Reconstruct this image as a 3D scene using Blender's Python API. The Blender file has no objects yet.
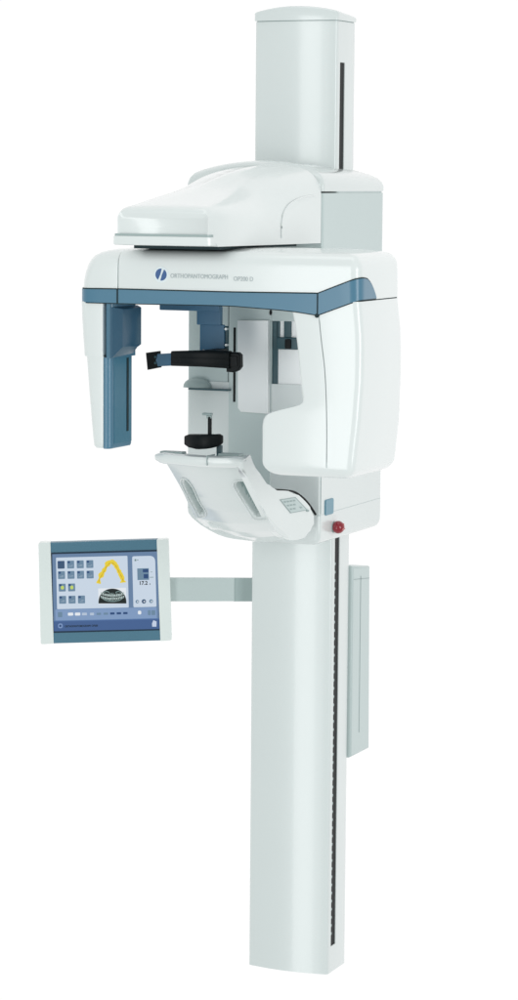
import bpy, bmesh, math, random
from mathutils import Vector, Matrix
from mathutils.geometry import interpolate_bezier
random.seed(4)
S = 0.0025                      # one modelling unit is 2.5 mm
sc = bpy.context.scene
C = sc.collection

# ------------------------------------------------------------------ camera
YAW, PITCH, ROLL, LAT, ZC = 0.407149, 0.1151566, -0.00745877, 72.353, 800.22
W, DP, H, F = 43.378, 51.16, 952.15, 2788.1
r_h = Vector((math.cos(YAW), math.sin(YAW), 0)); d_h = Vector((-math.sin(YAW), math.cos(YAW), 0))
CAM = Vector((W, 0, 0)) - d_h*2745 - r_h*LAT; CAM.z = ZC
fw = d_h*math.cos(PITCH) - Vector((0, 0, 1))*math.sin(PITCH)
up0 = r_h.cross(fw)
cr = r_h*math.cos(ROLL) - up0*math.sin(ROLL); cu = up0*math.cos(ROLL) + r_h*math.sin(ROLL)

def hit(px, py, P, n):
    """point of the real plane (P, n) seen at a photo position"""
    d = fw + cr*((px-259)/F) - cu*((py-500)/F)
    return CAM + d*((Vector(P)-CAM).dot(n)/d.dot(n))
def onX(px, py, x): return hit(px, py, (x, 0, 0), Vector((1, 0, 0)))
def onY(px, py, y): return hit(px, py, (0, y, 0), Vector((0, 1, 0)))

cd = bpy.data.cameras.new('camera'); cam = bpy.data.objects.new('camera', cd); C.objects.link(cam)
sc.camera = cam
M3 = Matrix((cr, cu, -fw)).transposed()
cam.matrix_world = Matrix.Translation(CAM*S) @ M3.to_4x4()
cd.sensor_fit = 'VERTICAL'; cd.sensor_height = 24; cd.lens = F/1000*24
cd.clip_start = 0.1; cd.clip_end = 500

# ------------------------------------------------------------------ materials
def lin(c):
    c = c/255; return c/12.92 if c <= .04045 else ((c+.055)/1.055)**2.4
def rgb(r, g, b): return (lin(r), lin(g), lin(b), 1)
def mat(name, col, rough=.4, coat=0., metal=0., emit=None, estr=1., bump=0., mottle=0., spec=.5):
    m = bpy.data.materials.new(name); m.use_nodes = True
    nt = m.node_tree; b = nt.nodes['Principled BSDF']
    b.inputs['Base Color'].default_value = col
    b.inputs['Roughness'].default_value = rough
    b.inputs['Metallic'].default_value = metal
    b.inputs['Coat Weight'].default_value = coat
    b.inputs['Coat Roughness'].default_value = .12
    b.inputs['Specular IOR Level'].default_value = spec
    if emit:
        b.inputs['Emission Color'].default_value = emit
        b.inputs['Emission Strength'].default_value = estr
    tc = nt.nodes.new('ShaderNodeTexCoord')
    if mottle:
        n = nt.nodes.new('ShaderNodeTexNoise'); n.inputs['Scale'].default_value = 5; n.inputs['Detail'].default_value = 5
        nt.links.new(tc.outputs['Object'], n.inputs['Vector'])
        r = nt.nodes.new('ShaderNodeMapRange')
        r.inputs['To Min'].default_value = 1-mottle; r.inputs['To Max'].default_value = 1+mottle
        nt.links.new(n.outputs['Fac'], r.inputs['Value'])
        v = nt.nodes.new('ShaderNodeVectorMath'); v.operation = 'SCALE'; v.inputs[0].default_value = col[:3]
        nt.links.new(r.outputs[0], v.inputs['Scale']); nt.links.new(v.outputs[0], b.inputs['Base Color'])
    if bump:
        n = nt.nodes.new('ShaderNodeTexNoise'); n.inputs['Scale'].default_value = 900; n.inputs['Detail'].default_value = 2
        nt.links.new(tc.outputs['Object'], n.inputs['Vector'])
        bp = nt.nodes.new('ShaderNodeBump'); bp.inputs['Strength'].default_value = bump; bp.inputs['Distance'].default_value = .0006
        nt.links.new(n.outputs['Fac'], bp.inputs['Height']); nt.links.new(bp.outputs[0], b.inputs['Normal'])
    return m
def flat(name, col, estr=.85):              # something shown on the lit screen
    return mat(name, (.01, .01, .01, 1), .3, emit=col, estr=estr, spec=.3)

WHITE = mat('white_lacquer', (.885, .905, .90, 1), .24, coat=.6, mottle=.012, bump=.05)
COLUMN = mat('column_enamel', (.80, .832, .828, 1), .27, coat=.7, mottle=.015, bump=.08)
GREY = mat('light_grey_enamel', (.62, .70, .695, 1), .35, coat=.25, mottle=.02, bump=.08)
MIDGREY = mat('grey_enamel', (.40, .48, .475, 1), .4, mottle=.02)
BLUE = mat('blue_lacquer', (.085, .22, .33, 1), .32, coat=.3, mottle=.03, bump=.05)
BLUE2 = mat('deep_blue_lacquer', (.045, .155, .27, 1), .4, coat=.2, mottle=.03, bump=.05)
BLUEG = mat('teal_blue_lacquer', (.055, .20, .30, 1), .4, coat=.2, mottle=.03, bump=.05)
BLACK = mat('black_rubber', (.003, .005, .006, 1), .5, bump=.1, spec=.25)
DARK = mat('dark_joint', (.012, .03, .035, 1), .6, spec=.3)
TEAL = mat('dark_teal_metal', (.03, .09, .11, 1), .35)
LINE = mat('joint_line', (.42, .49, .49, 1), .6)
RED = mat('red_plastic', (.30, .006, .02, 1), .22, coat=.6)
SKY = mat('pale_blue_plastic', (.12, .30, .40, 1), .3, coat=.3)
MIRROR = mat('mirror_glass', (.97, .975, .975, 1), .35, coat=.6, metal=.12)
SEAM = mat('fine_seam', (.58, .64, .64, 1), .6)
STEEL = mat('brushed_steel', (.55, .58, .58, 1), .3, metal=.9)
LETTER = mat('grey_print', (.50, .55, .56, 1), .5)
LOGOB = mat('logo_blue_print', (.045, .12, .32, 1), .4)
SOFTG = mat('pale_print', (.86, .92, .95, 1), .4)

# ------------------------------------------------------------------ helpers
def finish(bm, angle=32):
    bmesh.ops.remove_doubles(bm, verts=bm.verts, dist=1e-4)
    bmesh.ops.recalc_face_normals(bm, faces=bm.faces)
    for f in bm.faces: f.smooth = True
    for e in bm.edges:
        if len(e.link_faces) == 2: e.smooth = e.calc_face_angle(0) < math.radians(angle)
def obj(name, bm, m, parent, wn=True, angle=32):
    finish(bm, angle)
    bmesh.ops.scale(bm, vec=(S, S, S), verts=bm.verts)
    me = bpy.data.meshes.new(name); bm.to_mesh(me); bm.free()
    me.materials.append(m)
    o = bpy.data.objects.new(name, me); C.objects.link(o)
    if parent: o.parent = parent
    if wn:
        w = o.modifiers.new('normals', 'WEIGHTED_NORMAL'); w.keep_sharp = True
    return o
def prism(bm, pts, vec, bev=0., seg=3, both=False, side=0.):
    """solid from a planar outline, pushed along vec; rim edges rounded"""
    vs = [bm.verts.new(p) for p in pts]; n = len(vs)
    bk = [bm.verts.new(Vector(p)+Vector(vec)) for p in pts]
    f1 = bm.faces.new(vs); f2 = bm.faces.new(bk[::-1])
    for i in range(n): bm.faces.new((vs[i], bk[i], bk[(i+1) % n], vs[(i+1) % n]))
    if bev:
        es = set(f1.edges)
        if both: es |= set(f2.edges)
        bmesh.ops.bevel(bm, geom=list(es), offset=bev, segments=seg, affect='EDGES', profile=.5, clamp_overlap=True)
    return bm
def box(bm, x0, x1, y0, y1, z0, z1, bev=0., seg=3):
    vs = [bm.verts.new((x, y, z)) for x in (x0, x1) for y in (y0, y1) for z in (z0, z1)]
    fs = [bm.faces.new([vs[i] for i in q]) for q in ((0, 1, 3, 2), (4, 6, 7, 5), (0, 4, 5, 1), (2, 3, 7, 6), (0, 2, 6, 4), (1, 5, 7, 3))]
    if bev:
        es = set(e for f in fs for e in f.edges)
        bmesh.ops.bevel(bm, geom=list(es), offset=bev, segments=seg, affect='EDGES', profile=.5, clamp_overlap=True)
    return bm
def arcpts(cx, cy, r, a0, a1, n=6):
    return [(cx+r*math.cos(a0+(a1-a0)*i/n), cy+r*math.sin(a0+(a1-a0)*i/n)) for i in range(n+1)]
def rr(x0, x1, y0, y1, rs, n=6):
    """rounded rectangle in plan; rs = radii front-left, front-right, back-right, back-left"""
    q = math.pi/2; a, b, c, d = rs
    return (arcpts(x0+a, y0+a, a, 2*q, 3*q, n) + arcpts(x1-b, y0+b, b, 3*q, 4*q, n) +
            arcpts(x1-c, y1-c, c, 0, q, n) + arcpts(x0+d, y1-d, d, q, 2*q, n))
def loft(bm, rings, cap=True):
    rv = [[bm.verts.new(p) for p in r] for r in rings]
    for a, b in zip(rv, rv[1:]):
        n = len(a)
        for i in range(n):
            try: bm.faces.new((a[i], a[(i+1) % n], b[(i+1) % n], b[i]))
            except ValueError: pass
    if cap: bm.faces.new(rv[0][::-1]); bm.faces.new(rv[-1])
    return bm
def zring(plan, z): return [(x, y, z) for x, y in plan]
def rblock(bm, x0, x1, y0, y1, z0, z1, rs, rt=0., rb=0., n=6, bow=0.):
    """upright block with rounded plan, rounded top (rt) and bottom (rb)"""
    rows = []
    def row(ins, z):
        rows.append(zring(rr(x0+ins, x1-ins, y0+ins, y1-ins, [max(.3, r-ins*.6) for r in rs], n), z))
    if rb:
        for i in range(5):
            a = i/5*math.pi/2; row(rb*(1-math.sin(a)), z0+rb*(1-math.cos(a)))
    row(0, z0+rb); row(0, z1-rt)
    if rt:
        for i in range(1, 6):
            a = i/5*math.pi/2; row(rt*(1-math.cos(a)), z1-rt+rt*math.sin(a))
    return loft(bm, rows)
def tube(bm, pts, rx, rz=None, n=10, upv=(0, 0, 1)):
    rz = rz or rx; rings = []; P = [Vector(p) for p in pts]
    for i, p in enumerate(P):
        t = (P[min(i+1, len(P)-1)]-P[max(i-1, 0)]).normalized()
        s = t.cross(Vector(upv)).normalized(); u = s.cross(t)
        rings.append([p+s*rx*math.cos(2*math.pi*k/n)+u*rz*math.sin(2*math.pi*k/n) for k in range(n)])
    return loft(bm, rings)
def interp(tab, z):
    tab = sorted(tab)
    if z <= tab[0][0]: return tab[0][1]
    for (a, b), (c, d) in zip(tab, tab[1:]):
        if z <= c: return b+(d-b)*(z-a)/(c-a) if c > a else d
    return tab[-1][1]
def smooth(pts, k=4):
    """Catmull-Rom through points"""
    P = [Vector(p) for p in pts]; out = []
    for i in range(len(P)-1):
        p0, p1, p2, p3 = P[max(i-1, 0)], P[i], P[i+1], P[min(i+2, len(P)-1)]
        for j in range(k):
            t = j/k
            out.append(.5*((2*p1)+(p2-p0)*t+(2*p0-5*p1+4*p2-p3)*t*t+(3*p1-p0-3*p2+p3)*t**3))
    out.append(P[-1]); return out
def sheet(bm, pts, n, th=.4):
    """thin printed or inlaid plate from an outline, thickness th along n"""
    return prism(bm, [Vector(p) for p in pts], Vector(n)*th)
def merge(name, parts, parent):
    """one printed picture: several inks in a single mesh"""
    me = bpy.data.meshes.new(name); out = bmesh.new()
    for k, (b_, m) in enumerate(parts):
        me.materials.append(m); finish(b_)
        for f in b_.faces: f.material_index = k; f.smooth = False
        t = bpy.data.meshes.new('t'); b_.to_mesh(t); b_.free(); out.from_mesh(t); bpy.data.meshes.remove(t)
    bmesh.ops.scale(out, vec=(S, S, S), verts=out.verts); out.to_mesh(me); out.free()
    o = bpy.data.objects.new(name, me); C.objects.link(o); o.parent = parent
    return o
def text(name, body, size, mtx, m, parent, sx=1., bold=0.):
    cv = bpy.data.curves.new(name, 'FONT'); cv.body = body; cv.size = size; cv.extrude = size*.02; cv.offset = size*bold
    t = bpy.data.objects.new(name+'_src', cv); C.objects.link(t)
    bpy.context.view_layer.update()
    me = bpy.data.meshes.new_from_object(t.evaluated_get(bpy.context.evaluated_depsgraph_get()))
    bpy.data.objects.remove(t); me.name = name
    me.transform(Matrix.Diagonal((sx, 1, 1, 1))); me.transform(mtx)
    me.transform(Matrix.Scale(S, 4)); me.materials.clear(); me.materials.append(m)
    o = bpy.data.objects.new(name, me); C.objects.link(o); o.parent = parent
    return o
def thing(name, label, cat, loc=(0, 0, 0)):
    o = bpy.data.objects.new(name, None); C.objects.link(o)
    o.location = Vector(loc)*S; o['label'] = label; o['category'] = cat
    o.empty_display_size = .1
    return o
B = bmesh.new

# ================================================================== the x-ray machine
XR = thing('dental_xray_machine', 'tall white panoramic dental x-ray machine with blue band, standing on a pale grey column', 'x-ray machine')

# ---------------------------------------------------------------- column
ZS0, ZS1 = 27, 912.5          # slot ends
YS0, YS1 = 9.0, 21.5
def col_plan(e=0., notch=False, notch_in=9.):
    w = W+e; pts = []
    pts += arcpts(-w+3, 0-e+3, 3, math.pi, 1.5*math.pi-.15, 4)
    for i in range(1, 16):
        t = -1+2*i/16; pts.append(((w-4)*t, -e-4.5*(1-t*t)))
    pts += arcpts(w-3, 0-e+3, 3, 1.5*math.pi+.15, 2*math.pi, 4)
    xn = w-notch_in if notch else w
    pts += [(w, YS0), (xn, YS0+.01), (xn, YS1-.01), (w, YS1)]
    pts += arcpts(w-5, DP+e-5, 5, 0, math.pi/2, 5) + arcpts(-w+5, DP+e-5, 5, math.pi/2, math.pi, 5)
    return pts
bm = B()
A_, N_ = col_plan(), col_plan(notch=True)
loft(bm, [zring(A_, 0), zring(A_, ZS0), zring(N_, ZS0+.02), zring(N_, ZS1-.02), zring(A_, ZS1), zring(A_, H)])
column = obj('column', bm, COLUMN, XR, wn=False, angle=40)
bm = B(); loft(bm, [zring(col_plan(-.8), H-1), zring(col_plan(-.8), H+1.2)])
obj('cap_joint', bm, MIDGREY, column, wn=False)
def dome(e, z):
    return [(x, y, z + 7.0*(1-(x/(W+2))**2)*(1 if e < 0 else .999)) for x, y in col_plan(e)]
bm = B()
def cz(x, y, k): return H+k-.07*max(0, y)+5.2*(1-(x/(W+2))**2)
loft(bm, [zring(col_plan(1.0), H+.8), [(x, y, cz(x, y, 7.6)) for x, y in col_plan(1.0)], [(x, y, cz(x, y, 8.6)) for x, y in col_plan(.5)],
          [(x*.985, 25+(y-25)*.96, cz(x, y, 9.3)) for x, y in col_plan(0)],
          [(x*.96, 25+(y-25)*.88, cz(x, y, 9.8)) for x, y in col_plan(0)],
          [(x*.9, 25+(y-25)*.2, cz(x, 20, 10.2)) for x, y in col_plan(0)]])
obj('column_cap', bm, COLUMN, column, wn=False, angle=50)
bm = B(); box(bm, W-8.8, W-.8, YS0+.15, YS1-.15, ZS0+.3, ZS1-.3)
obj('guide_slot', bm, BLACK, column)
bm = B()
z = onX(337, 932, W).z
ztop = onX(339, 562, W).z
while z < ztop:
    prism(bm, [(W-1, YS0+.3, z), (W-1, YS0+3.4, z+1.2), (W-1, YS0+3.4, z+3.0), (W-1, YS0+.3, z+4.2)], (.6, 0, 0), .2, 1); z += 8.4
obj('toothed_rack', bm, MIDGREY, column)
bm = B(); box(bm, -W-1.2, -W+6, 8, 40, 2, 1*2.6); bm.free()
# electrical box behind the column
bm = B()
X1 = 46.0
prism(bm, [(X1, 52, 411), (X1, 101, 405), (X1, 105, 213.5), (X1, 52, 213.5)], (-70, 0, 0), 3, 3)
eb = obj('electrical_box', bm, GREY, XR)
bm = B(); box(bm, X1-.4, X1+.25, 73.5, 75, 236, 398)
obj('panel_joint', bm, LINE, eb)
bm = B(); prism(bm, [(X1-.4, 55.2, 397), (X1-.4, 98.5, 393), (X1-.4, 98.5, 392.3), (X1-.4, 55.2, 396.3)], (.65, 0, 0))
obj('lid_joint', bm, LINE, eb)

# ---------------------------------------------------------------- carriage
CX, CF, CB = 70., -98., 72.
bm = B()
rblock(bm, -CX+1.2, CX-.6, -58, CB-.6, 482, 790, (3, 3, 15, 15))
carriage = obj('carriage', bm, GREY, XR)
bm = B()                                                   # block above: beside the upper arm
rblock(bm, -CX+.4, CX+.3, CF, CB+.3, 700, 786, (2, 2.5, 15, 15))
obj('upper_block', bm, GREY, carriage)
bm = B()                                                   # domed cap
rows = []
for k, (ins, dz) in enumerate(((-.8, 0), (-1, 8), (.5, 13), (4, 16.5), (9, 18), (22, 19.3))):
    pl = rr(-CX+ins, CX-ins, CF+ins, CB-ins, [max(1, 3-ins*.2)]*2+[max(2, 15-ins*.4)]*2, 8)
    # subdivide the front and back runs so that the crown can arch
    full = []
    for i in range(len(pl)):
        a, b = pl[i], pl[(i+1) % len(pl)]
        m_ = 10 if abs(a[0]-b[0]) > 40 else 1
        for j in range(m_): full.append((a[0]+(b[0]-a[0])*j/m_, a[1]+(b[1]-a[1])*j/m_))
    lo = 788.0 if k == 0 else None
    if k == 0: rows.append([(x, y, 787.6) for x, y in full])
    else: rows.append([(x, y, 786+dz*(1-.0016*(y-CF)) + (12*max(0, 1-(x/CX)**2))*(.3+.7*min(1, k/2))) for x, y in full])
loft(bm, rows)
obj('carriage_cap', bm, COLUMN, carriage, wn=False, angle=50)
bm = B()                                                   # lower block
rblock(bm, -CX, CX, CF, CB+2, 480.3, 604, (3, 2, 12, 12))
obj('lower_block', bm, COLUMN, carriage)
bm = B()
loft(bm, [zring(rr(x0_, CX+.2-i_, CF+i_*.5, CB+2-i_, (3+i_, 4, 12, 8), 6), z_) for z_, x0_, i_ in
          ((451, -18, 7), (451.6, -24, 4.5), (452.8, -31, 2.6), (455, -38, 1.2), (459, -47, .3), (464, -56.5, 0), (470, -65, 0), (475, -69.2, 0), (479.9, -70, 0))])
skirt = obj('lower_skirt', bm, COLUMN, carriage)
# front panels (the left one set back a little)
xs = onY(228.4, 350, CF).x; xr_ = onY(271.5, 350, CF).x
bm = B(); rblock(bm, -CX, xs-.5, CF+2, -57, 481, 742, (1.5, 1, 1, 1)); obj('grey_side_panel', bm, GREY, carriage)
bm = B(); rblock(bm, xs+.5, xr_, CF-.5, -57, 500, 742, (1, 1, 1, 1)); obj('grey_front_panel', bm, GREY, carriage)
bm = B(); box(bm, xs-.55, xs+.55, CF+1.2, CF+3, 481, 742); obj('panel_joint', bm, DARK, carriage)
# header strip over the mirror and the niche
zt = onY(280, 321, CF).z
bm = B(); box(bm, xr_+.1, CX-1, CF-.4, -58.5, zt, 742); hd = obj('header_strip', bm, GREY, carriage)
bm = B(); p = onY(270.6, 312.5, CF-1); prism(bm, [(p.x+1.3*math.cos(a), CF-1.2, p.z+2.6*math.sin(a)) for a in [i*math.pi/6 for i in range(12)]], (0, 1, 0)); obj('peep_hole', bm, BLACK, carriage)
# mirror
MQ = [onY(237.2, 320.5, CF-6), onY(268, 320.5, CF-6), onY(268, 414, CF-6), onY(240.5, 412, CF-6), onY(237.6, 408, CF-6)]
bm = B(); prism(bm, MQ, (0, 5, 0), .8, 2); mir = obj('mirror_panel', bm, MIRROR, carriage)
# slot
a = onY(233.4, 327.5, CF-1); b = onY(235.2, 402, CF-1)
bm = B(); box(bm, a.x, b.x, CF-1.1, CF+.4, b.z, a.z, .3, 1); obj('height_slot', bm, BLACK, carriage)
# dark strip standing for the gap's shade, and clamps seen in the niche
a = onY(272.3, 321, CF+2); b = onY(277.4, 409.5, CF+2)
bm = B(); box(bm, a.x, b.x, CF+2, CF+3.5, b.z, a.z, .4, 1); obj('gap_shade_strip', bm, TEAL, carriage)
bm = B(); box(bm, xr_+.1, CX-1.5, CF+3, CF+5, 600, zt+2); obj('niche_back', bm, MIRROR, carriage)
def nbox(x0, y0, x1, y1, yy, dep, name, m, bev=.6):
    a = onY(x0, y0, yy); b = onY(x1, y1, yy)
    bm = B(); box(bm, a.x, b.x, yy, yy+dep, b.z, a.z, bev, 2); return obj(name, bm, m, carriage)
nbox(276.6, 321, 279.8, 338, CF+2, 1.5, 'clamp_rod', TEAL)
nbox(283.8, 321, 291, 338, CF+1.5, 1.5, 'clamp_rod', TEAL)
nbox(276, 337, 298, 350, CF-1, 4, 'clamp_block', TEAL, 1.5)
nbox(284.5, 339, 290.5, 349, CF-3, 2.5, 'clamp_knob', BLACK, 1)
nbox(287.4, 390, 288.5, 406, CF+2, 2, 'pointer', MIDGREY, .2)
# tray with dome on the side panel
a = onY(188, 388, CF-8)
bm = B(); box(bm, a.x, onY(228, 392, CF-8).x, CF-8, CF+3, a.z-1.6, a.z, .4, 1); tray = obj('small_tray', bm, TEAL, carriage)
bm = B()
cx, czd = onY(197, 390, CF-2).x, a.z+.1
loft(bm, [[(cx+rr_*15*math.cos(t), CF-1+rr_*6*math.sin(t), czd+hh) for t in [2*math.pi*i/24 for i in range(24)]] for rr_, hh in ((1, 0), (.96, 3), (.85, 5.6), (.62, 8), (.3, 9.4), (.06, 9.8))])
obj('light_dome', bm, MIDGREY, carriage, wn=False, angle=60)
# side details
bm = B(); box(bm, CX-.3, CX+.45, CF+1.5, CF+2.5, 481, 560); obj('corner_joint', bm, LINE, carriage)
bm = B(); loft(bm, [[(x, y, z) for x, y in rr(-CX+.15, CX-.05, CF+.15, CB+1.4, (3, 3, 12, 12))] for z in (479.0, 480.6)]); obj('skirt_joint', bm, SEAM, carriage, wn=False)
a = onX(324.6, 500, CX); b = onX(332.6, 513.5, CX)
bm = B(); prism(bm, [(CX-.2, y, z) for y, z in rr(a.y, b.y, b.z, a.z, (2, 2, 2, 2), 3)], (1.4, 0, 0))
bmesh.ops.bevel(bm, geom=[e for e in bm.edges if all(v.co.x > CX+1 for v in e.verts)], offset=.5, segments=2, affect='EDGES')
obj('blue_button', bm, SKY, carriage)
# red stop button
kc = onX(338.2, 527.2, CX+5)
bm = B(); rings = []
for rad, dx in [(3.6, -3), (3.6, -.5)]+[(6.3*math.sin(math.radians(a)), 4.9-6.3*math.cos(math.radians(a))) for a in (40, 60, 80, 95, 110, 125, 140, 152, 164, 173, 179)]:
    rings.append([(CX+dx, kc.y+rad*math.cos(t)*1.02, kc.z+rad*math.sin(t)) for t in [2*math.pi*i/32 for i in range(32)]])
loft(bm, rings); kn = obj('emergency_stop_button', bm, RED, carriage, wn=False, angle=50)
bm = B(); loft(bm, [[(CX+dx, kc.y+rad*math.cos(t), kc.z+rad*math.sin(t)) for t in [2*math.pi*i/32 for i in range(32)]] for rad, dx in ((5.6, -.5), (5.6, .5), (5.0, 1.0))])
obj('button_collar', bm, LINE, kn, wn=False)
bm = B()
for k in range(3):
    t = math.pi/2+k*2*math.pi/3
    u = Vector((0, math.cos(t), math.sin(t))); v = Vector((0, -math.sin(t), math.cos(t))); o_ = Vector((CX+10.3, kc.y, kc.z))
    prism(bm, [o_+u*1.2-v*.4, o_+u*3.4-v*.4, o_+u*4.1, o_+u*3.4+v*.4, o_+u*1.2+v*.4], (.75, 0, 0))
obj('turn_arrow', bm, mat('pale_red_print', (.75, .22, .22, 1), .4), kn)

# ---------------------------------------------------------------- fixed upper arm (cover)
AF = -300.
def cover_plan_sec(y, xl, xr, zb, zside, ztop, rcl, rc):
    """section across X at depth y: base, straight sides to zside, shoulder, crown"""
    pts = [(xl, y, zb), (xr, y, zb)]
    n = 8
    for i in range(n+1):
        a = i/n*math.pi/2; pts.append((xr-rc*(1-math.cos(a)), y, zside+(ztop-zside)*math.sin(a)*.92))
    xa, xb = xr-rc, xl+rcl
    for i in range(1, 8):
        t = i/8; pts.append((xa+(xb-xa)*t, y, zside+(ztop-zside)*(.92+.08*math.sin(math.pi*t))))
    for i in range(n, -1, -1):
        a = i/n*math.pi/2; pts.append((xl+rcl*(1-math.cos(a)), y, zside+(ztop-zside)*math.sin(a)*.92))
    return pts
rows = []
prof = [ # y, xl, xr, zside, ztop, rcL, rcR
 (AF+2.0, -43, 40.5, 762, 764.5, 4, 4), (AF+.3, -45.0, 42.6, 762.5, 768, 5, 5), (AF, -45.6, 43.2, 763, 770, 6, 6), (AF+1.2, -45.8, 43.4, 764, 772, 8, 8), (AF+4, -46, 44, 765, 774, 10, 9),
 (AF+12, -46.5, 47.4, 764, 775.6, 11, 10), (AF+35, -47.5, 50.0, 762, 780, 15, 17), (AF+60, -49, 52.8, 759, 785, 20, 26), (AF+82, -50.5, 55.3, 757, 789.6, 26, 35), (AF+98, -51.5, 57.2, 757, 793.5, 32, 41),
 (AF+112, -52.5, 58.8, 759, 798, 40, 44), (AF+126, -54, 60.4, 763, 802.5, 46, 43), (AF+142, -56, 62.3, 769, 806.5, 52, 40), (AF+160, -58, 64.4, 775, 809.5, 56, 36), (AF+180, -60, 66.6, 780, 811.5, 58, 32), (CF-1, -62, 68.8, 784, 813, 60, 29)]
for (y, xl, xr, zs, zt2, rcl, rcr) in prof:
    rows.append(cover_plan_sec(y, xl, xr, 749 if y < AF+8 else 739.0, zs, zt2, rcl, rcr))
bm = B(); loft(bm, rows)
cover = obj('upper_arm', bm, WHITE, XR, wn=False, angle=55)
lz = 739.5
bm = B()
lp = [(-49.5, AF-1), (44.5, AF-1), (68, CF-.5), (-68, CF-.5)]
lp2 = [(-50, AF+.5), (-48.5, AF-1.2), (43.5, AF-1.2), (45.3, AF+.5), (67.0, CF-.5), (-64, CF-.5)]
prism(bm, [(x, y, lz) for x, y in lp2], (0, 0, 8.2), 1.2, 2, both=True)
obj('base_lip', bm, WHITE, cover)
bm = B()
prism(bm, [(x*.985, y+1.2 if y < -200 else y, 747) for x, y in lp2], (0, 0, 2.6)); obj('lip_joint', bm, MIDGREY, cover, wn=False)
bm = B()
loft(bm, [[(5+34*math.cos(t), -215+34*math.sin(t), z) for t in [2*math.pi*i/40 for i in range(40)]] for z in (728, 741)]); obj('rotation_joint', bm, DARK, cover, wn=False, angle=40)
bm = B(); box(bm, -40, 44, AF+22, CF-1, 736, 739.2); obj('underside_plate', bm, DARK, cover)
# arched crease and small mark on the flank
bm = B()
nC = Vector((196, -23.4, 0)).normalized()
bm.free(); bm = B()
tube(bm, smooth([hit(x, y, Vector((47.4, -288, 0))+nC*.1, nC) for x, y in ((281.8, 226), (282.2, 231))], 2), .5, .5, 6)
obj('flank_mark', bm, LINE, cover, wn=False)
bm = B()
tube(bm, smooth([hit(x, y, Vector((47.4, -288, 0))+nC*o_, nC) for x, y, o_ in ((281.8, 238, .05), (281.8, 232, .05), (282, 222, .05), (284, 213, .0), (289, 205, -.2), (297, 199.5, -.4), (306, 196.5, -.5), (316, 195, -.7))], 5), .75, .75, 8)
obj('flank_crease', bm, WHITE, cover, wn=False, angle=60)

# ---------------------------------------------------------------- rotating arm
RF, RXL, RXR, RB = -270., -99.7, 174.9, -163.
def arm_block(x0, x1, z0, z1, rs, rt, taper_left=0.):
    rows = []
    base = rr(x0, x1, RF, RB, rs, 8)
    def row(ins, z, tl=0, insl=None):
        rows.append([(x, y, z) for x, y in rr(x0+(tl if insl is None else insl), x1-ins, RF+ins, RB-ins*.6, [max(.4, r-ins*.5) for r in rs], 8)])
    return rows, row
bm = B()                                                  # main housing
rows, row = arm_block(-59.6, RXR, 0, 0, (.5, 9, 14, 1), 14)
row(0, 693.6, 0, 0); row(0, 712, 0, 0); row(.3, 719, 0, 0)
for i in range(1, 8):
    a = i/7*math.pi/2; row(.3+13*(1-math.cos(a)), 720.5+14*math.sin(a), 0, 0)
row(30, 736.2, 0, 0); row(44, 736.8, 0, 0)
loft(bm, rows); arm = obj('rotating_arm', bm, WHITE, XR, wn=False, angle=50)
bm = B()                                                  # left end cap
rows = []
for z, xl, ins in ((688, -99.5, 0), (698, -99.5, 0), (706, -98.6, 0), (714, -96.8, .2), (720, -94.6, .6), (725, -92, 1.8), (728.6, -89, 3.8), (731.5, -84.5, 7), (733.4, -78.5, 11.5), (734.5, -73, 17)):
    rows.append(zring(rr(xl, -60.6, RF+ins, RB-ins, (11, .5, .5, 11), 8), z))
loft(bm, rows); obj('end_cap', bm, WHITE, arm, wn=False, angle=50)
bm = B(); box(bm, -61.2, -59.0, RF+1.2, RB-2, 690, 722, .3, 1); obj('cap_joint', bm, MIDGREY, arm)
bm = B(); rblock(bm, RXL+2.5, RXR-2, RF+1.2, RB-1.5, 686.4, 692.8, (10, 8, 12, 10)); obj('arm_underside', bm, BLUE2, arm)
# band: follows the plan outline, its upper and lower edges vary along the path
def path_band():
    P = []     # x, y, outward, zt, zb
    for i in range(0, 4): P.append((RXL, RB+12-(RB+12-(RF+11))*i/4, -1, 0))
    for a in [math.pi+i/6*math.pi/2 for i in range(7)]: P.append((RXL+11+11*math.cos(a), RF+11+11*math.sin(a), math.cos(a), math.sin(a)))
    for x in list(range(-80, 130, 15))+[136.1, 140, 148, 157, 164.8]: P.append((x, RF, 0, -1))
    for a in [1.5*math.pi+i/6*math.pi/2 for i in range(1, 7)]: P.append((RXR-9+9*math.cos(a), RF+9+9*math.sin(a), math.cos(a), math.sin(a)))
    for y in (-257, -251, -245, -240, -236, -233, -231, -229.5): P.append((RXR, y, 1, 0))
    return P
top_t = [(-100, 697.8), (-60, 698.2), (51, 698.0), (136.1, 698.8), (170, 711.8), (174.9, 713)]
bot_t = [(-100, 686.0), (-60, 685.9), (51, 686.6), (110, 683.5), (136.1, 680.3), (174.9, 694.5)]
end_t = [(-265, 713), (-257, 712.5), (-250, 711.5), (-243, 708), (-236, 702.5), (-231, 697), (-229.5, 694.6)]
def band_mesh(off, th, ztf, zbf):
    bm = B(); rows = []
    for x, y, nx, ny in path_band():
        zt_, zb_ = interp(top_t, x), interp(bot_t, x)
        if x > 174.5: zt_ = interp(end_t, y); zb_ = 694.3
        zt2, zb2 = ztf(zt_, zb_), zbf(zt_, zb_)
        rows.append([(x+nx*off, y+ny*off, zt2), (x+nx*off, y+ny*off, zb2), (x-nx*th, y-ny*th, zb2), (x-nx*th, y-ny*th, zt2)])
    loft(bm, rows); return bm
band = obj('blue_band', band_mesh(1.0, 2.5, lambda t, b: t, lambda t, b: b), BLUE, arm, wn=False, angle=25)
obj('band_upper_joint', band_mesh(.55, 2.5, lambda t, b: t+1.1, lambda t, b: t-.5), DARK, arm, wn=False, angle=25)
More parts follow.
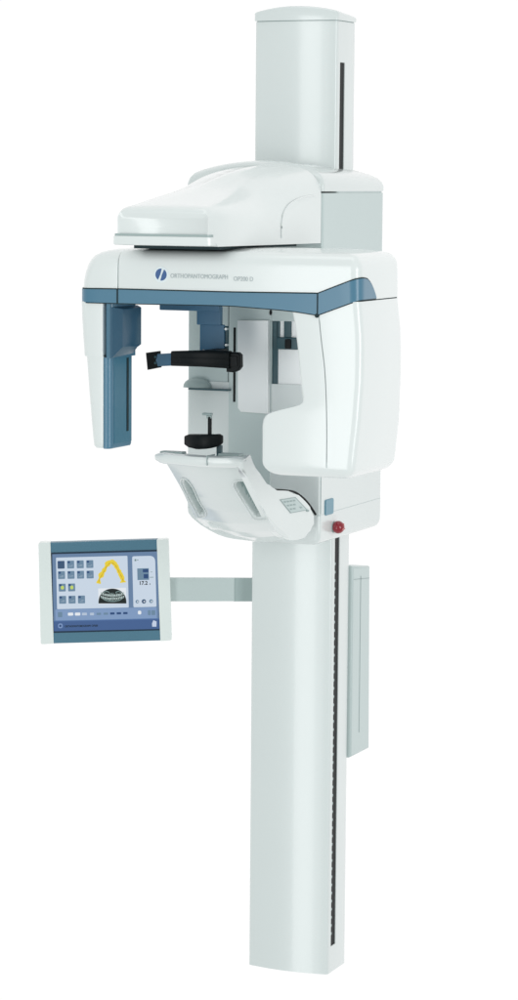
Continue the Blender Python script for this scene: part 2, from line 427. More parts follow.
obj('band_lower_joint', band_mesh(.55, 2.5, lambda t, b: b+.5, lambda t, b: b-.9), DARK, arm, wn=False, angle=25)
bm = B(); box(bm, 135.6, 136.7, RF-1.35, RF+1, 680.2, 699.2); obj('band_joint', bm, DARK, band)
bm = B(); box(bm, -60.7, -59.3, RF-1.4, RF+1, 685.5, 698.6); obj('band_joint', bm, DARK, band)
bm = B(); 
prism(bm, [(135.6+1.9*math.cos(t), RF-1.5, 679.6+1.9*math.sin(t)) for t in [i*math.pi/6 for i in range(12)]], (0, 2, 0)); obj('rivet', bm, DARK, band)
bm = B()
loft(bm, [zring(rr(150, RXR-.5, RF+4, RB-.5, (2, 9, 13, 2), 8), z) for z in (692.4, 694)]); obj('head_joint', bm, DARK, arm, wn=False)
# logo and lettering
lc = onY(161.3, 274.6, RF)
def disc(bm, cx, cz, r, y, th, sy=1.): prism(bm, [(cx+r*math.cos(t), y, cz+r*sy*math.sin(t)) for t in [2*math.pi*i/36 for i in range(36)]], (0, th, 0))
bm = B(); disc(bm, lc.x, lc.z, 7.2, RF-.25, .6); emb = obj('emblem', bm, SOFTG, arm, wn=False)
bm = B()
for sgn in (-1, 1):                                       # two crescent halves split by a slanting white stroke
    pts = []
    for i in range(19):
        a = (math.radians(238) if sgn < 0 else math.radians(58)) - math.radians(156)*i/18
        pts.append((lc.x+5.4*math.cos(a)+sgn*.15, RF-.5, lc.z+5.4*math.sin(a)))
    pts.append((lc.x+sgn*(-.1)+(1.0 if sgn > 0 else -.9), RF-.5, lc.z-(4.2 if sgn > 0 else -4.2)*-.0))
    prism(bm, pts, (0, .4, 0))
obj('emblem_mark', bm, LOGOB, emb, wn=False)
t0 = onY(170.5, 277.8, RF)
RX90 = Matrix.Rotation(math.pi/2, 4, 'X')
text('lettering', 'ORTHOPANTOMOGRAPH', 5.6, Matrix.Translation((t0.x, RF-.25, t0.z)) @ RX90, LETTER, arm, .86)
t1 = onY(233.5, 280.8, RF)
text('lettering', 'OP200 D', 5.6, Matrix.Translation((t1.x, RF-.25, t1.z)) @ RX90, LETTER, arm, .9)

# ---------------------------------------------------------------- tube head
def xz(px, py): p = onY(px, py, RF); return (p.z, p.x)
left_t = [xz(*q) for q in ((289, 306), (291.5, 311), (294, 323), (297, 349), (301, 390), (302.3, 399), (301.5, 402.5), (297, 405.5), (281, 409.2), (268, 413), (263.3, 417), (261.7, 424), (261.6, 462))]
right_t = [xz(*q) for q in ((359, 300), (362, 340), (361.5, 380), (358.5, 420), (353, 470))]
right_t = [(z, x) for z, x in right_t]
def yb_at(px, py, xr): p = onX(px, py, xr); return (p.z, p.y)
back_t = [yb_at(401, 296, 174.9), yb_at(404, 350, 177.5), yb_at(404, 380, 177.5), yb_at(401.5, 420, 174), yb_at(396, 452, 169)]
zz = [692.6, 690, 686, 680, 672, 664, 650, 636, 622, 612, 607, 604, 602, 601, 600, 598.5, 597, 595, 593, 591, 589, 586, 580, 570, 560, 552, 548]
bm = B(); rows = []
for z in zz:
    rows.append(zring(rr(interp(left_t, z), interp(right_t, z), RF, interp(back_t, z), (2.5, 7, 12, 4), 7), z))
x0, x1, yb = interp(left_t, 548), interp(right_t, 548), interp(back_t, 548)
for i in range(1, 7):
    a = i/6*math.pi/2; ins = 11*(1-math.cos(a))
    rows.append(zring(rr(x0+ins*1.2, x1-ins, RF+ins*.9, yb-ins, (3+ins*.5, 7, 12, 4), 7), 548-12.5*math.sin(a)))
loft(bm, rows); head = obj('tube_head', bm, WHITE, arm.parent, wn=False, angle=42)
bm = B()
sp = [onY(x, y, RF) for x, y in ((319, 316.5), (321.3, 340), (324.3, 365), (326, 392), (326.8, 430), (326.5, 468))]
sp = smooth(sp, 4)
for a, b in zip(sp, sp[1:]):
    prism(bm, [(a.x-.4, RF-.15, a.z), (a.x+.4, RF-.15, a.z), (b.x+.4, RF-.15, b.z), (b.x-.4, RF-.15, b.z)], (0, .4, 0))
obj('shell_joint', bm, SEAM, head, wn=False)

# ---------------------------------------------------------------- sensor head
SX = -74.3
yq0 = onX(113, 340, SX+8.5).y; yq1 = onX(141.5, 340, SX+14).y
sens = None
bm = B()
rows = []
for z, xl, y0 in ((686.5, -99.5, RF+.4), (672, -98.9, RF+.4), (650, -97.4, RF+.4), (636.5, -96.4, RF+.5)):
    rows.append(zring(rr(xl, SX-1.2, y0, yq1-1, (6, 1, 1, 6), 6), z))
loft(bm, rows); sens = obj('sensor_head', bm, WHITE, XR, wn=False, angle=42)
bm = B(); rows = []
for z, xl in ((638, -94.5), (633, -94.0), (610, -92.2), (585, -90), (560, -87.5), (554.5, -86.7)):
    rows.append(zring(rr(xl, SX-1.2, RF+1.6, -218, (5, 1, 1, 5), 6), z))
rows.append(zring(rr(-85, SX-1.5, RF+3, -220, (4, 1, 1, 4), 6), 552.4))
loft(bm, rows); obj('lower_cover', bm, WHITE, sens, wn=False, angle=42)
bm = B()                                                  # blue upper mount
rblock(bm, SX-1, SX+8.5, RF+1.2, yq1+1, 635.5, 686.2, (7, 6, 3, 1)); um = obj('upper_mount', bm, BLUE, sens)
bm = B()
pa = onX(113.5, 310.5, SX+8.5); pb = onX(140.5, 353, SX+8.5)
prism(bm, [(SX+8, yq0, 683), (SX+8, yq1, 683), (SX+8, yq1, 641), (SX+8, yq1-14, 637.5), (SX+8, yq0, 637)], (0, 0, 0.01)) if False else None
ro = [(yq0-4, 682), (yq1+.6, 682), (yq1+.6, 643), (yq1-8, 638), (yq0-4, 636)]
ri = [(yq0+8, 680), (yq1-.5, 680), (yq1-.5, 646), (yq1-9, 644), (yq0+8, 645)]
loft(bm, [[(SX+8, y, z) for y, z in ro], [(SX+9.5, y, z) for y, z in ro], [(SX+14, y, z) for y, z in ri], [(SX+14.4, (y-yq0-30)*.95+yq0+30, (z-660)*.95+660) for y, z in ri]])
obj('raised_cover', bm, mat('dark_blue_cover', (.028, .105, .18, 1), .35, coat=.3), sens, wn=False, angle=25)
bm = B()
xa = SX+1; y0s, y1s = -272.0+1.5, onX(130.8, 446, SX+5).y
rows = []
for z, k in ((552.0, 0), (554, 1), (634.8, 1), (635.6, 1)):
    rows.append(zring(rr(SX-1, SX+6.0-(1 if k == 0 else 0), RF+1.4, y1s, (1, 4.5, 1.5, 1), 5), z+0))
loft(bm, rows); ls = obj('lower_sensor', bm, BLUE, sens)
bm = B(); box(bm, SX+5.4, SX+6.6, RF+9, y1s-1.2, 556, 635.4, .4, 2); obj('sensor_face', bm, BLUEG, sens)
bm = B(); ya = onX(126.6, 400, SX+6.6).y; yb2 = onX(128.6, 400, SX+6.6).y; box(bm, SX+6.3, SX+6.9, ya, yb2, 566, 634); obj('sensor_slit', bm, DARK, sens)

# ---------------------------------------------------------------- head support bracket and temple supports
BY = -150.
def onb(px, py, y=BY): return onY(px, py, y)
bm = B()
a = onb(162, 305); b = onb(222, 311.5)
box(bm, a.x, b.x, BY-6, BY+2, b.z, a.z+5, 1, 2)
hb = obj('head_support_bracket', bm, BLUE2, XR)
bm = B(); a = onb(196.5, 306, BY-3); b = onb(220.6, 325.5, BY-3); box(bm, a.x, b.x, BY-3, BY+2.5, b.z, a.z, 1, 2); obj('bracket_block', bm, BLUE2, hb)
bm = B(); a = onb(199.6, 324, BY-1); b = onb(223.8, 354, BY-1); box(bm, a.x, b.x, BY-1, BY+3, b.z, a.z, 1, 2); obj('bracket_stem', bm, BLUE2, hb)
bm = B(); a = onb(224, 326, BY+2); b = onb(228, 356, BY+2); box(bm, a.x, b.x, BY+2, BY+4, b.z, a.z, .6, 1); obj('side_rail', bm, TEAL, hb)
for (px, py) in ((225.8, 329), (226, 345), (203.5, 350.6)):
    bm = B(); p = onb(px, py, BY-1); o_ = Vector((p.x, BY-1.2, p.z))
    prism(bm, [o_+Vector((1.3*math.cos(t), 0, 1.3*math.sin(t))) for t in [i*math.pi/5 for i in range(10)]], (0, 4, 0)); obj('screw', bm, STEEL, hb)
TY = -168.
def bowed(px0, px1, tops, bots, y_of, th, n=14, ribs=False):
    """strap that follows a curve in plan, its edges through the photo's edges"""
    bm = B(); rows = []
    for i in range(n+1):
        px = px0+(px1-px0)*i/n; y = y_of((px-147)/96)
        a = onY(px, interp(tops, px), y); b = onY(px, interp(bots, px), y)
        b = Vector((a.x, a.y, b.z))
        m_ = 12 if ribs else 2
        fr = []
        for j in range(m_+1):
            t = j/m_; bulge = (.35 if (ribs and j % 4 == 2) else 0)
            e = 0 if 0 < j < m_ else 1.0
            fr.append((a.x, a.y-bulge+e, a.z+(b.z-a.z)*t))
        bk = [(a.x, a.y+th-e2, z) for e2, z in ((1, b.z), (0, b.z+1), (0, a.z-1), (1, a.z))]
        rows.append(fr+bk)
    loft(bm, rows); return bm
curve = lambda t: TY - 14*math.sin(math.pi*min(1, max(0, t)))
tops = [(145, 353), (157, 351.5), (171, 351.2), (200, 350.4), (228, 351), (243, 354)]
bots = [(145, 368), (157, 367.4), (171, 366), (200, 366.8), (228, 368.6), (243, 370)]
ts = obj('temple_support', bowed(171, 229, tops, bots, curve, 7, ribs=True), BLACK, XR, wn=False, angle=25)
t2 = [(150, 354.5), (175, 353)]; b2 = [(150, 366.8), (175, 365.6)]
obj('blue_link', bowed(155, 173, t2, b2, curve, 5, 4), BLUE2, ts, wn=False, angle=25)
bm = B()
a = onY(145.3, 352.8, TY-4); b = onY(157.3, 351.2, TY-4); c = onY(158.3, 367.8, TY-4); d = onY(147, 370, TY-4)
prism(bm, [a, b, c, d], (0, 9, 0), 1.6, 3, both=True); obj('temple_pad', bm, BLACK, ts)
for k in range(2):
    bm = B(); p = onY(155.3, 357+k*6, TY-4.3); o_ = Vector(p); prism(bm, [o_+Vector((1.2*math.cos(t), 0, 1.2*math.sin(t))) for t in [i*math.pi/5 for i in range(10)]], (0, 1, 0)); obj('pad_screw', bm, TEAL, ts)
bm = B()
q = [onY(x, y, TY-3) for x, y in ((225.6, 352), (237.5, 352.6), (240, 355), (240.2, 367), (237.5, 370.6), (233, 372.5), (226, 372))]
prism(bm, q, (0, 8, 0), 1.6, 3, both=True); obj('clamp_end', bm, BLACK, ts)
bm = B()
q = [onY(x, y, TY-4.2) for x, y in ((229, 356), (237, 356.5), (237.2, 366.6), (229.2, 367))]
prism(bm, q, (0, 2, 0), .7, 2); obj('clamp_cover', bm, BLACK, ts)
bm = B(); p = onY(212, 355, TY-4); box(bm, p.x-6, p.x+6, TY-8, BY+2, p.z-3, p.z+5, .8, 2); obj('mounting_strut', bm, BLACK, ts)

# ---------------------------------------------------------------- patient support
SW = 41.
Lp = [onX(*q) for q in ((164.5, 459, -SW), (167, 464, -SW), (173, 474, -42), (179, 484.4, -43), (184, 494, -45), (188.5, 504, -46), (196, 518, -48), (205, 526.5, -50), (215, 531.6, -51), (233, 537, -52))]
Rp = [onX(*q) for q in ((241.5, 462, SW), (243.5, 468, SW), (247.5, 476.5, 43), (253.5, 488, 46), (260, 501.5, 50), (265.5, 513.5, 53), (270, 522.5, 55), (275.5, 530.5, 57), (281.5, 535.5, 59), (292, 539, 61))]
SUP = None
nU = 150
GR = [[(184, 479), (188, 480), (193.5, 488), (199, 500), (205, 511.5), (203.5, 515), (199, 515), (194.5, 507), (188, 495), (183.5, 484)],
      [(235.5, 485.5), (237.5, 482), (245.5, 482), (250, 488), (256.5, 499.5), (263, 511.5), (265.5, 517), (255.6, 517.2), (251, 511.5), (243, 499)]]
def to_px(p):
    v = p-CAM; z = v.dot(fw); return 259+F*v.dot(cr)/z, 500-F*v.dot(cu)/z
def sdist(poly, x, y):
    ins = False; best = 1e9; n = len(poly)
    for i in range(n):
        (x0, y0), (x1, y1) = poly[i], poly[(i+1) % n]
        if (y0 > y) != (y1 > y) and x < (x1-x0)*(y-y0)/(y1-y0)+x0: ins = not ins
        dx, dy = x1-x0, y1-y0; t = max(0, min(1, ((x-x0)*dx+(y-y0)*dy)/(dx*dx+dy*dy)))
        best = min(best, math.hypot(x-x0-dx*t, y-y0-dy*t))
    return best if ins else -best
def panel_pt(i, u, off=0.):
    """front panel surface: row position i (0..9), u 0..1 from left to right"""
    k = min(int(i), len(Lp)-2); f = i-k
    a = Lp[k].lerp(Lp[k+1], f); b = Rp[k].lerp(Rp[k+1], f)
    p = a.lerp(b, u); bow = 4*math.sin(math.pi*u)
    n = Vector((0, -.8, -.35)).normalized()
    sag = 2.0*math.sin(math.pi*u)*max(0, (i-4)/5)
    return p + n*(bow+off) + Vector((0, 0, -sag))
bm = B()
NI = 150
def dent(p):
    x, y = to_px(p); d = max(sdist(g, x, y) for g in GR)     # hollow of the hand grips
    t = max(0, min(1, (d+.3)/2.6)); return p - Vector((0, -.8, -.35)).normalized()*13*(t*t*(3-2*t))
front = [[bm.verts.new(dent(panel_pt(i*9/NI, j/nU))) for j in range(nU+1)] for i in range(NI+1)]
back = [[bm.verts.new(panel_pt(i*9/NI, j/nU)+Vector((0, 20, 5))) for j in range(nU+1)] for i in range(NI+1)]
for i in range(NI):
    for j in range(nU):
        f_ = bm.faces.new((front[i][j], front[i+1][j], front[i+1][j+1], front[i][j+1]))
        gx, gy = to_px(panel_pt((i+.5)*9/NI, (j+.5)/nU))
        if max(sdist(g, gx, gy) for g in GR) > 1.2: f_.material_index = 1      # shade of the grip hollows painted in as a greyer tone
        bm.faces.new((back[i][j], back[i][j+1], back[i+1][j+1], back[i+1][j]))
for i in range(NI):
    for j in (0, nU): bm.faces.new((front[i][j], back[i][j], back[i+1][j], front[i+1][j]))
for j in range(nU):
    for i in (0, NI): bm.faces.new((front[i][j], front[i][j+1], back[i][j+1], back[i][j]))
SUP = obj('patient_support', bm, COLUMN, XR, wn=False, angle=50); SUP.data.materials.append(mat('grip_shade', (.50, .59, .58, 1), .45))  # second material is the painted shade of the grip hollows
# underside shell running back to the carriage
bm = B(); rows = []
for k, (yy, zb_, ww) in enumerate(((-128, 466.5, 34), (-118, 463, 38), (-97, 459, 48))):
    rows.append([(x, yy, z) for x, z in rr(-ww, ww, zb_, 477, (6, 6, 3, 3), 4)])
loft(bm, rows); obj('support_base', bm, COLUMN, SUP, wn=False, angle=50)
# rim along the top front
bm = B()
rc = []
for j in range(0, 21):
    u = j/20; x = -SW-2.5+(2*SW+7.5)*u
    y = -222-3*math.sin(math.pi*u); rc.append((x, y, 541.2-1.2*math.sin(math.pi*u)+.6*(1-u)))
pr = [(-3.2, -4.8), (-6.0, -2.5), (-7.0, 1.5), (-5.8, 4.3), (-2, 5.4), (6, 5.2), (9, 3.5), (9, -3.5), (2, -5.2)]
rows = []
for j, (x, y, z) in enumerate(rc):
    k = .55 if j in (0, 20) else (.85 if j in (1, 19) else 1)
    rows.append([(x, y+a*k, z+b*k) for a, b in pr])
loft(bm, rows); obj('support_rim', bm, WHITE, SUP, wn=False, angle=50)
bm = B(); box(bm, -SW+1, -SW+24, -223, -213, 544.5, 547.6, .8, 2); obj('hand_rest', bm, MIDGREY, SUP); bm = B(); box(bm, SW-24, SW-3, -218, -206, 545, 547.6, .8, 2); obj('hand_rest', bm, MIDGREY, SUP)
bm = B(); box(bm, 12.2, 12.8, -232.6, -215, 537.5, 546.6); obj('rim_joint', bm, LINE, SUP)
# side arms (boomerang plates flaring towards the carriage)
nP = Vector((124, -24, 0)).normalized(); P0 = (SW+1.5, -222, 0)
def onP(px, py, off=0.): return hit(px, py, Vector(P0)+nP*off, nP)
bo = [(242.5, 466), (241.8, 462), (243.6, 459.6), (247, 460), (252, 464), (260, 473.5), (266.5, 483.5), (272, 489.8), (283, 490.6), (294, 492.2), (303, 499), (310, 507), (314.8, 515.5), (314, 524), (311, 531.5), (305, 537.2), (297, 540), (290, 540.2), (282, 537), (275, 530), (270.5, 522.5), (265, 512), (257, 497), (248.5, 479.5)]
po = [onP(*q, off=4.) for q in bo]
po = smooth(po+[po[0]], 2)[:-1]
bm = B(); prism(bm, po, -nP*7, 2.8, 5, both=True); ra = obj('side_arm', bm, WHITE, SUP, angle=40)
# grips: raised frame and hollow
def on_panel(px, py, off=0.):
    # nearest panel point along the sight line
    best = None
    for a in range(0, 91):
        for b in range(0, 101, 2):
            p = panel_pt(a/10, b/100, off); v = p-CAM; z = v.dot(fw)
            e = (259+F*v.dot(cr)/z-px)**2+(500-F*v.dot(cu)/z-py)**2
            if best is None or e < best[0]: best = (e, a/10, b/100)
    _, a0, b0 = best
    for st in (.05, .015, .005):
        c0, c1 = best[1], best[2]
        for i in range(-4, 5):
            for j in range(-4, 5):
                a, b = max(0, c0+i*st), min(1, max(0, c1+j*st*.2))
                v = panel_pt(a, b, off)-CAM; z = v.dot(fw)
                e = (259+F*v.dot(cr)/z-px)**2+(500-F*v.dot(cu)/z-py)**2
                if e < best[0]: best = (e, a, b)
    return best[1], best[2]
def grip(outl, inner):
    rim = smooth([panel_pt(*on_panel(*q)[0:2], off=1.2) for q in outl+[outl[0]]], 4)
    bm = B(); tube(bm, rim, .6, .6, 6); g = obj('handle_rim', bm, COLUMN, SUP, wn=False, angle=60)
grip([(182, 478), (187, 479.5), (193, 487), (199, 500), (206.3, 512), (204.5, 516.5), (198.5, 516.5), (194, 508), (187, 495), (181.5, 483)],
     [(185, 479.5), (189, 482), (194, 491), (199, 503), (204.5, 512), (202, 514), (198, 508), (192, 497), (187, 487)])
grip([(233.5, 485), (236, 480.6), (246, 480.8), (251, 487), (257.5, 499), (264.5, 512), (267, 518.5), (255, 518.8), (250, 512.5), (242, 500)],
     [(236, 485), (238, 482.4), (245.5, 482.6), (250, 489), (256, 500), (262, 511.5), (264, 516.3), (255.8, 516.5), (251.5, 511), (243.5, 498)])
# cable along the arm's upper edge
bm = B(); tube(bm, smooth([onP(x, y, 1.5) for x, y in ((270.5, 490), (276, 490), (285, 490.6), (294, 492), (300, 495.5), (306, 501), (311, 507.5), (315.5, 514.5))], 4), 1.15, 1.15, 8); obj('cable', bm, BLACK, SUP, wn=False, angle=60)
bm = B(); prism(bm, [onP(x, y, 4.2) for x, y in ((279.6, 499.6), (295.2, 497.2), (307.4, 510), (290.4, 513.2))], nP*.5); kp = obj('keypad', bm, LINE, SUP, wn=False)
bm = B(); prism(bm, [onP(x, y, 4.6) for x, y in ((280.8, 500), (294.9, 497.9), (305.9, 509.6), (290.8, 512.4))], nP*.3); obj('keypad_face', bm, GREY, kp, wn=False)
bm = B()
for r_ in range(3):
    for c_ in range(4):
        u0 = (c_+.2)/4; v0 = (r_+.25)/3
        A1 = Vector((282.2, 500.6)).lerp(Vector((294.2, 498.8)), u0); A2 = Vector((291.2, 511.4)).lerp(Vector((304.4, 509)), u0)
        q0 = A1.lerp(A2, v0)
        if (r_+c_) % 5 == 4: continue
        prism(bm, [onP(q0.x, q0.y, 4.9), onP(q0.x+1.9, q0.y-.35, 4.9), onP(q0.x+3.0, q0.y+1.0, 4.9), onP(q0.x+1.1, q0.y+1.4, 4.9)], nP*.4)
obj('key_row', bm, MIDGREY, kp, wn=False)
bm = B(); prism(bm, [onP(307.3+1.2*math.cos(t), 510.6+1.2*math.sin(t), 4.2) for t in [i*math.pi/6 for i in range(12)]], nP*.8); obj('key_lamp', bm, MIDGREY, SUP, wn=False)

# ---------------------------------------------------------------- chin rest
CY = -205.
bm = B(); rows = []
ct = [(184, 434.3), (196, 434.8), (209, 435), (222, 434)]; cb = [(184.6, 446.5), (197, 449.6), (209, 448.8), (221, 445.2)]
for i in range(11):
    px = 184.3+(221.6-184.3)*i/10; y = CY-8*math.sin(math.pi*i/10)
    a = onY(px, interp(ct, px), y); b = onY(px, interp(cb, px), y)
    k = 1.6 if i in (0, 10) else 0
    rows.append([(a.x, a.y+1, a.z-k), (a.x, a.y, a.z-1-k), (a.x, a.y, b.z+1+k), (a.x, a.y+1, b.z+k), (a.x, CY+3, b.z+k), (a.x, CY+4, b.z+1+k), (a.x, CY+4, a.z-1-k), (a.x, CY+3, a.z-k)])
loft(bm, rows); cr_ = obj('chin_rest', bm, BLACK, XR, wn=False, angle=50)
bm = B(); a = onY(208.3, 416, CY); b = onY(211.4, 436, CY); box(bm, a.x, b.x, CY-1.5, CY+1.5, b.z, a.z, .6, 2); obj('bite_rod', bm, BLACK, cr_)
bm = B(); a = onY(202.6, 412.6, CY); b = onY(212.3, 417, CY); box(bm, a.x, b.x, CY-2.5, CY+2.5, b.z+1.4, a.z, 1, 2); box(bm, a.x+4.3, b.x-.6, CY-1.5, CY+1.5, b.z-1.5, b.z+1.6, .4, 1); obj('bite_piece', bm, MIDGREY, cr_)
bm = B(); a = onY(217.6, 445, CY+7); b = onY(222, 459, CY+7); box(bm, a.x, b.x, CY+4, CY+9, b.z, a.z, .6, 2); obj('support_post', bm, TEAL, cr_)

# ================================================================== monitor
MO = thing('monitor', 'small blue framed touch screen monitor on a grey side arm left of the column', 'monitor')
mo = Vector((-W, 20, 0)); mn = -d_h                          # screen faces along mn
def onM(px, py, off=0.): return hit(px, py, mo+mn*off, mn)
def mbox(bm, quad, o0, o1, bev=0., seg=3, both=False):
    prism(bm, [onM(x, y, 12)+mn*(o1-12) for x, y in quad], -mn*(o1-o0), bev, seg, both); return bm
def rq(quad, r, n=4):
    """round the corners of a photo-space quadrilateral"""
    out = []; m_ = len(quad)
    for i in range(m_):
        p = Vector(quad[i]); a = Vector(quad[i-1]); b = Vector(quad[(i+1) % m_])
        rad = r[i] if isinstance(r, (list, tuple)) else r
        p0 = p+(a-p).normalized()*rad; p1 = p+(b-p).normalized()*rad
        for k in range(n+1):
            t = k/n; out.append(tuple(p0*(1-t)**2+p*2*t*(1-t)+p1*t*t))
    return out
MWHITE = mat('monitor_side_plastic', (.84, .88, .86, 1), .3, coat=.3)
MBLUE = mat('monitor_blue_plastic', (.075, .195, .28, 1), .4, coat=.2, mottle=.03)
bm = B(); mbox(bm, [(50, 542.6), (157.5, 539.4), (161.2, 640.6), (53.2, 643.6)], 2, 12, 1.0, 2); body = obj('front_frame', bm, MBLUE, MO)
bm = B(); mbox(bm, rq([(38.7, 542.6), (50.6, 542.4), (53.9, 643.5), (41.0, 644.2)], [2, .5, .5, 2]), 0, 12.8, 2.2, 3); obj('side_grip', bm, MWHITE, MO)
bm = B(); mbox(bm, rq([(156.8, 539.6), (168.7, 539.2), (171.9, 640.2), (160.5, 641)], [.5, 2, 2, .5]), 0, 12.8, 2.2, 3); obj('side_grip', bm, MWHITE, MO)
bm = B(); mbox(bm, [(46, 547), (163, 544), (166, 637), (49, 639)], -10, 1.9, 3, 3); obj('back_housing', bm, MWHITE, MO)
Q = dict(tl=Vector((50.9, 552.6)), tr=Vector((158.9, 549.6)), br=Vector((161.0, 630.2)), bl=Vector((52.6, 632.9)))
bm = B(); mbox(bm, [tuple(Q[k]) for k in ('tl', 'tr', 'br', 'bl')], 11, 12.35); obj('bezel', bm, mat('dark_blue_bezel', (.008, .03, .06, 1), .3), MO, wn=False)
# screen space: u 0..1, v 0..1 (v down) inside the glass
ST = [Vector((52.4, 554.2)), Vector((157.4, 551.4)), Vector((159.6, 628.8)), Vector((54.0, 631.2))]
def uv(u, v): return tuple((ST[0].lerp(ST[1], u)).lerp(ST[3].lerp(ST[2], u), v))
def sprism(bm, uvs, lay, r=0, th=.12):
    q = [uv(*p) for p in uvs]
    if r: q = rq(q, r, 3)
    mbox(bm, q, 12.3, 12.5+lay*th)
c_fr = flat('screen_blue', rgb(108, 136, 172)); c_pl = flat('screen_pale', rgb(212, 226, 242)); c_foot = flat('screen_footer', rgb(68, 100, 152))
c_ic = flat('icon_blue', rgb(112, 142, 168)); c_icd = flat('icon_selected', rgb(60, 88, 122)); c_y = flat('jaw_yellow', rgb(244, 218, 60)); c_yd = flat('jaw_shade', rgb(214, 176, 38))
c_g = flat('icon_green', rgb(205, 225, 110)); c_k = flat('screen_black', rgb(14, 26, 26)); c_w = flat('screen_white', rgb(240, 246, 252)); c_gr = flat('screen_grey', rgb(120, 145, 145)); c_d = flat('screen_dark_blue', rgb(40, 75, 125)); c_field = flat('radiograph_film', rgb(30, 44, 44))
_n = c_field.node_tree.nodes; _l = c_field.node_tree.links
_t = _n.new('ShaderNodeTexCoord'); _x = _n.new('ShaderNodeTexNoise'); _x.inputs['Scale'].default_value = 260; _x.inputs['Detail'].default_value = 3
_r = _n.new('ShaderNodeValToRGB'); _r.color_ramp.elements[0].position = .45; _r.color_ramp.elements[0].color = rgb(8, 16, 16); _r.color_ramp.elements[1].position = .7; _r.color_ramp.elements[1].color = rgb(150, 175, 172)
_l.new(_t.outputs['Object'], _x.inputs['Vector']); _l.new(_x.outputs['Fac'], _r.inputs['Fac']); _l.new(_r.outputs['Color'], _n['Principled BSDF'].inputs['Emission Color'])
c_tooth = flat('radiograph_pale', rgb(195, 212, 210)); c_icl = flat('icon_stroke', rgb(150, 172, 192))
bm = B(); sprism(bm, [(0, 0), (1, 0), (1, 1), (0, 1)], 0); scr = obj('screen', bm, c_fr, MO, wn=False)
def px_uv(x, y):
    # photo position to screen u,v (the quad is nearly a parallelogram)
    o = ST[0]; a = ST[1]-ST[0]; b = ST[3]-ST[0]; p = Vector((x, y))-o
    det = a.x*b.y-a.y*b.x; return ((p.x*b.y-p.y*b.x)/det, (a.x*p.y-a.y*p.x)/det)
def pq(x0, y0, x1, y1):
    """rectangle given by photo positions of its top-left and bottom-right, aligned to the screen"""
    a = px_uv(x0, y0); b = px_uv(x1, y1); return [(a[0], a[1]), (b[0], a[1]), (b[0], b[1]), (a[0], b[1])]
def selem(name, quads, m, lay, r=0, parent=None):
    bm = B()
    for q in quads: sprism(bm, q, lay, r)
    return obj(name, bm, m, parent or scr, wn=False)
selem('menu_area', [pq(56.2, 557.6, 128.6, 607.2)], c_pl, 1, .8)
bm = B(); mbox(bm, rq([uv(*p) for p in pq(132.2, 556.2, 156.2, 606.4)], [2, 6, 1.2, 1.2], 5), 12.3, 12.62); obj('side_area', bm, c_pl, scr, wn=False)
selem('footer_bar', [[(0, .872), (1, .872), (1, 1), (0, 1)]], c_foot, 1)
selem('footer_edge', [[(0, .862), (1, .862), (1, .874), (0, .874)]], flat('footer_light_edge', rgb(86, 120, 172)), 2)
selem('tool_bar', [pq(55.4, 609.5, 156.6, 618.6)], flat('tool_blue', rgb(134, 162, 202)), 1, 1)
icons = [(57.7+9.55*c, 560.9-.25*c) for c in range(4)]+[(58.1+9.5*c, 571.2-.2*c) for c in range(4)]+[(58.8+9.4*c, 583.7-.2*c) for c in range(2)]+[(59.2+9.4*c, 595.9-.2*c) for c in range(3)]
def qb(quads, lay, r=0):
    bm = B()
    for q in quads: sprism(bm, q, lay, r)
    return bm
for k, (x, y) in enumerate(icons):
    parts = [(qb([pq(x, y, x+7.2, y+7.6)], 2, .7), c_icd if k == 0 else c_ic), (qb([pq(x+.6, y+.5, x+2.9, y+2.4)], 3), c_d)]
    if k in (8, 9): parts.append((qb([pq(x+2.2, y+2.0, x+5.4, y+5.6)], 3, 1.4), c_g))
    elif k: parts.append((qb([pq(x+3.5+(k % 2), y+4.2, x+5.8, y+4.9), pq(x+2, y+5.6-(k % 3)*.4, x+5.2, y+6.2-(k % 3)*.4)], 3), c_icl))
    ic = merge('menu_icon', parts, scr)
    if k == 0: ic['label'] = 'dark blue selected menu icon'
    if k in (8, 9): ic['label'] = 'menu icon with a green dot'
# jaw diagram
jp = [(98.6, 583.5), (99.8, 578), (102.6, 573), (105.2, 568.5), (108, 563.6), (111.5, 561.6), (115, 563.8), (117.8, 568.6), (120.6, 574), (122.6, 578.5), (123.2, 582.5)]
js = [(p.x, p.y) for p in smooth([(x, y, 0) for x, y in jp], 4)]
def ribbon(pts, wfun, lay, seed=0):
    bm = B(); L_, R_ = [], []
    for i, p in enumerate(pts):
        a = Vector(pts[max(i-1, 0)]); b = Vector(pts[min(i+1, len(pts)-1)]); t = (b-a).normalized(); n = Vector((-t.y, t.x))
        w = wfun(i/(len(pts)-1), i); L_.append(tuple(Vector(p)+n*w)); R_.append(tuple(Vector(p)-n*w))
    for i in range(len(pts)-1):
        mbox(bm, [L_[i], L_[i+1], R_[i+1], R_[i]], 12.3, 12.5+lay*.12)
    return bm
jawp = [(ribbon(js, lambda t, i: (2.15 if .1 < t < .9 else 1.7)+.35*math.sin(i*1.3)+random.uniform(-.6, .6)+(.8 if t < .04 or t > .96 else 0), 2), c_y), (ribbon([(x+1.0*(1 if x > 111 else -.6)+(.5 if x < 111 else -.6), y+1.2) for x, y in js[2:-2]], lambda t, i: .35+.2*math.sin(i*1.7), 3), c_yd)]
merge('jaw_diagram', jawp, scr)
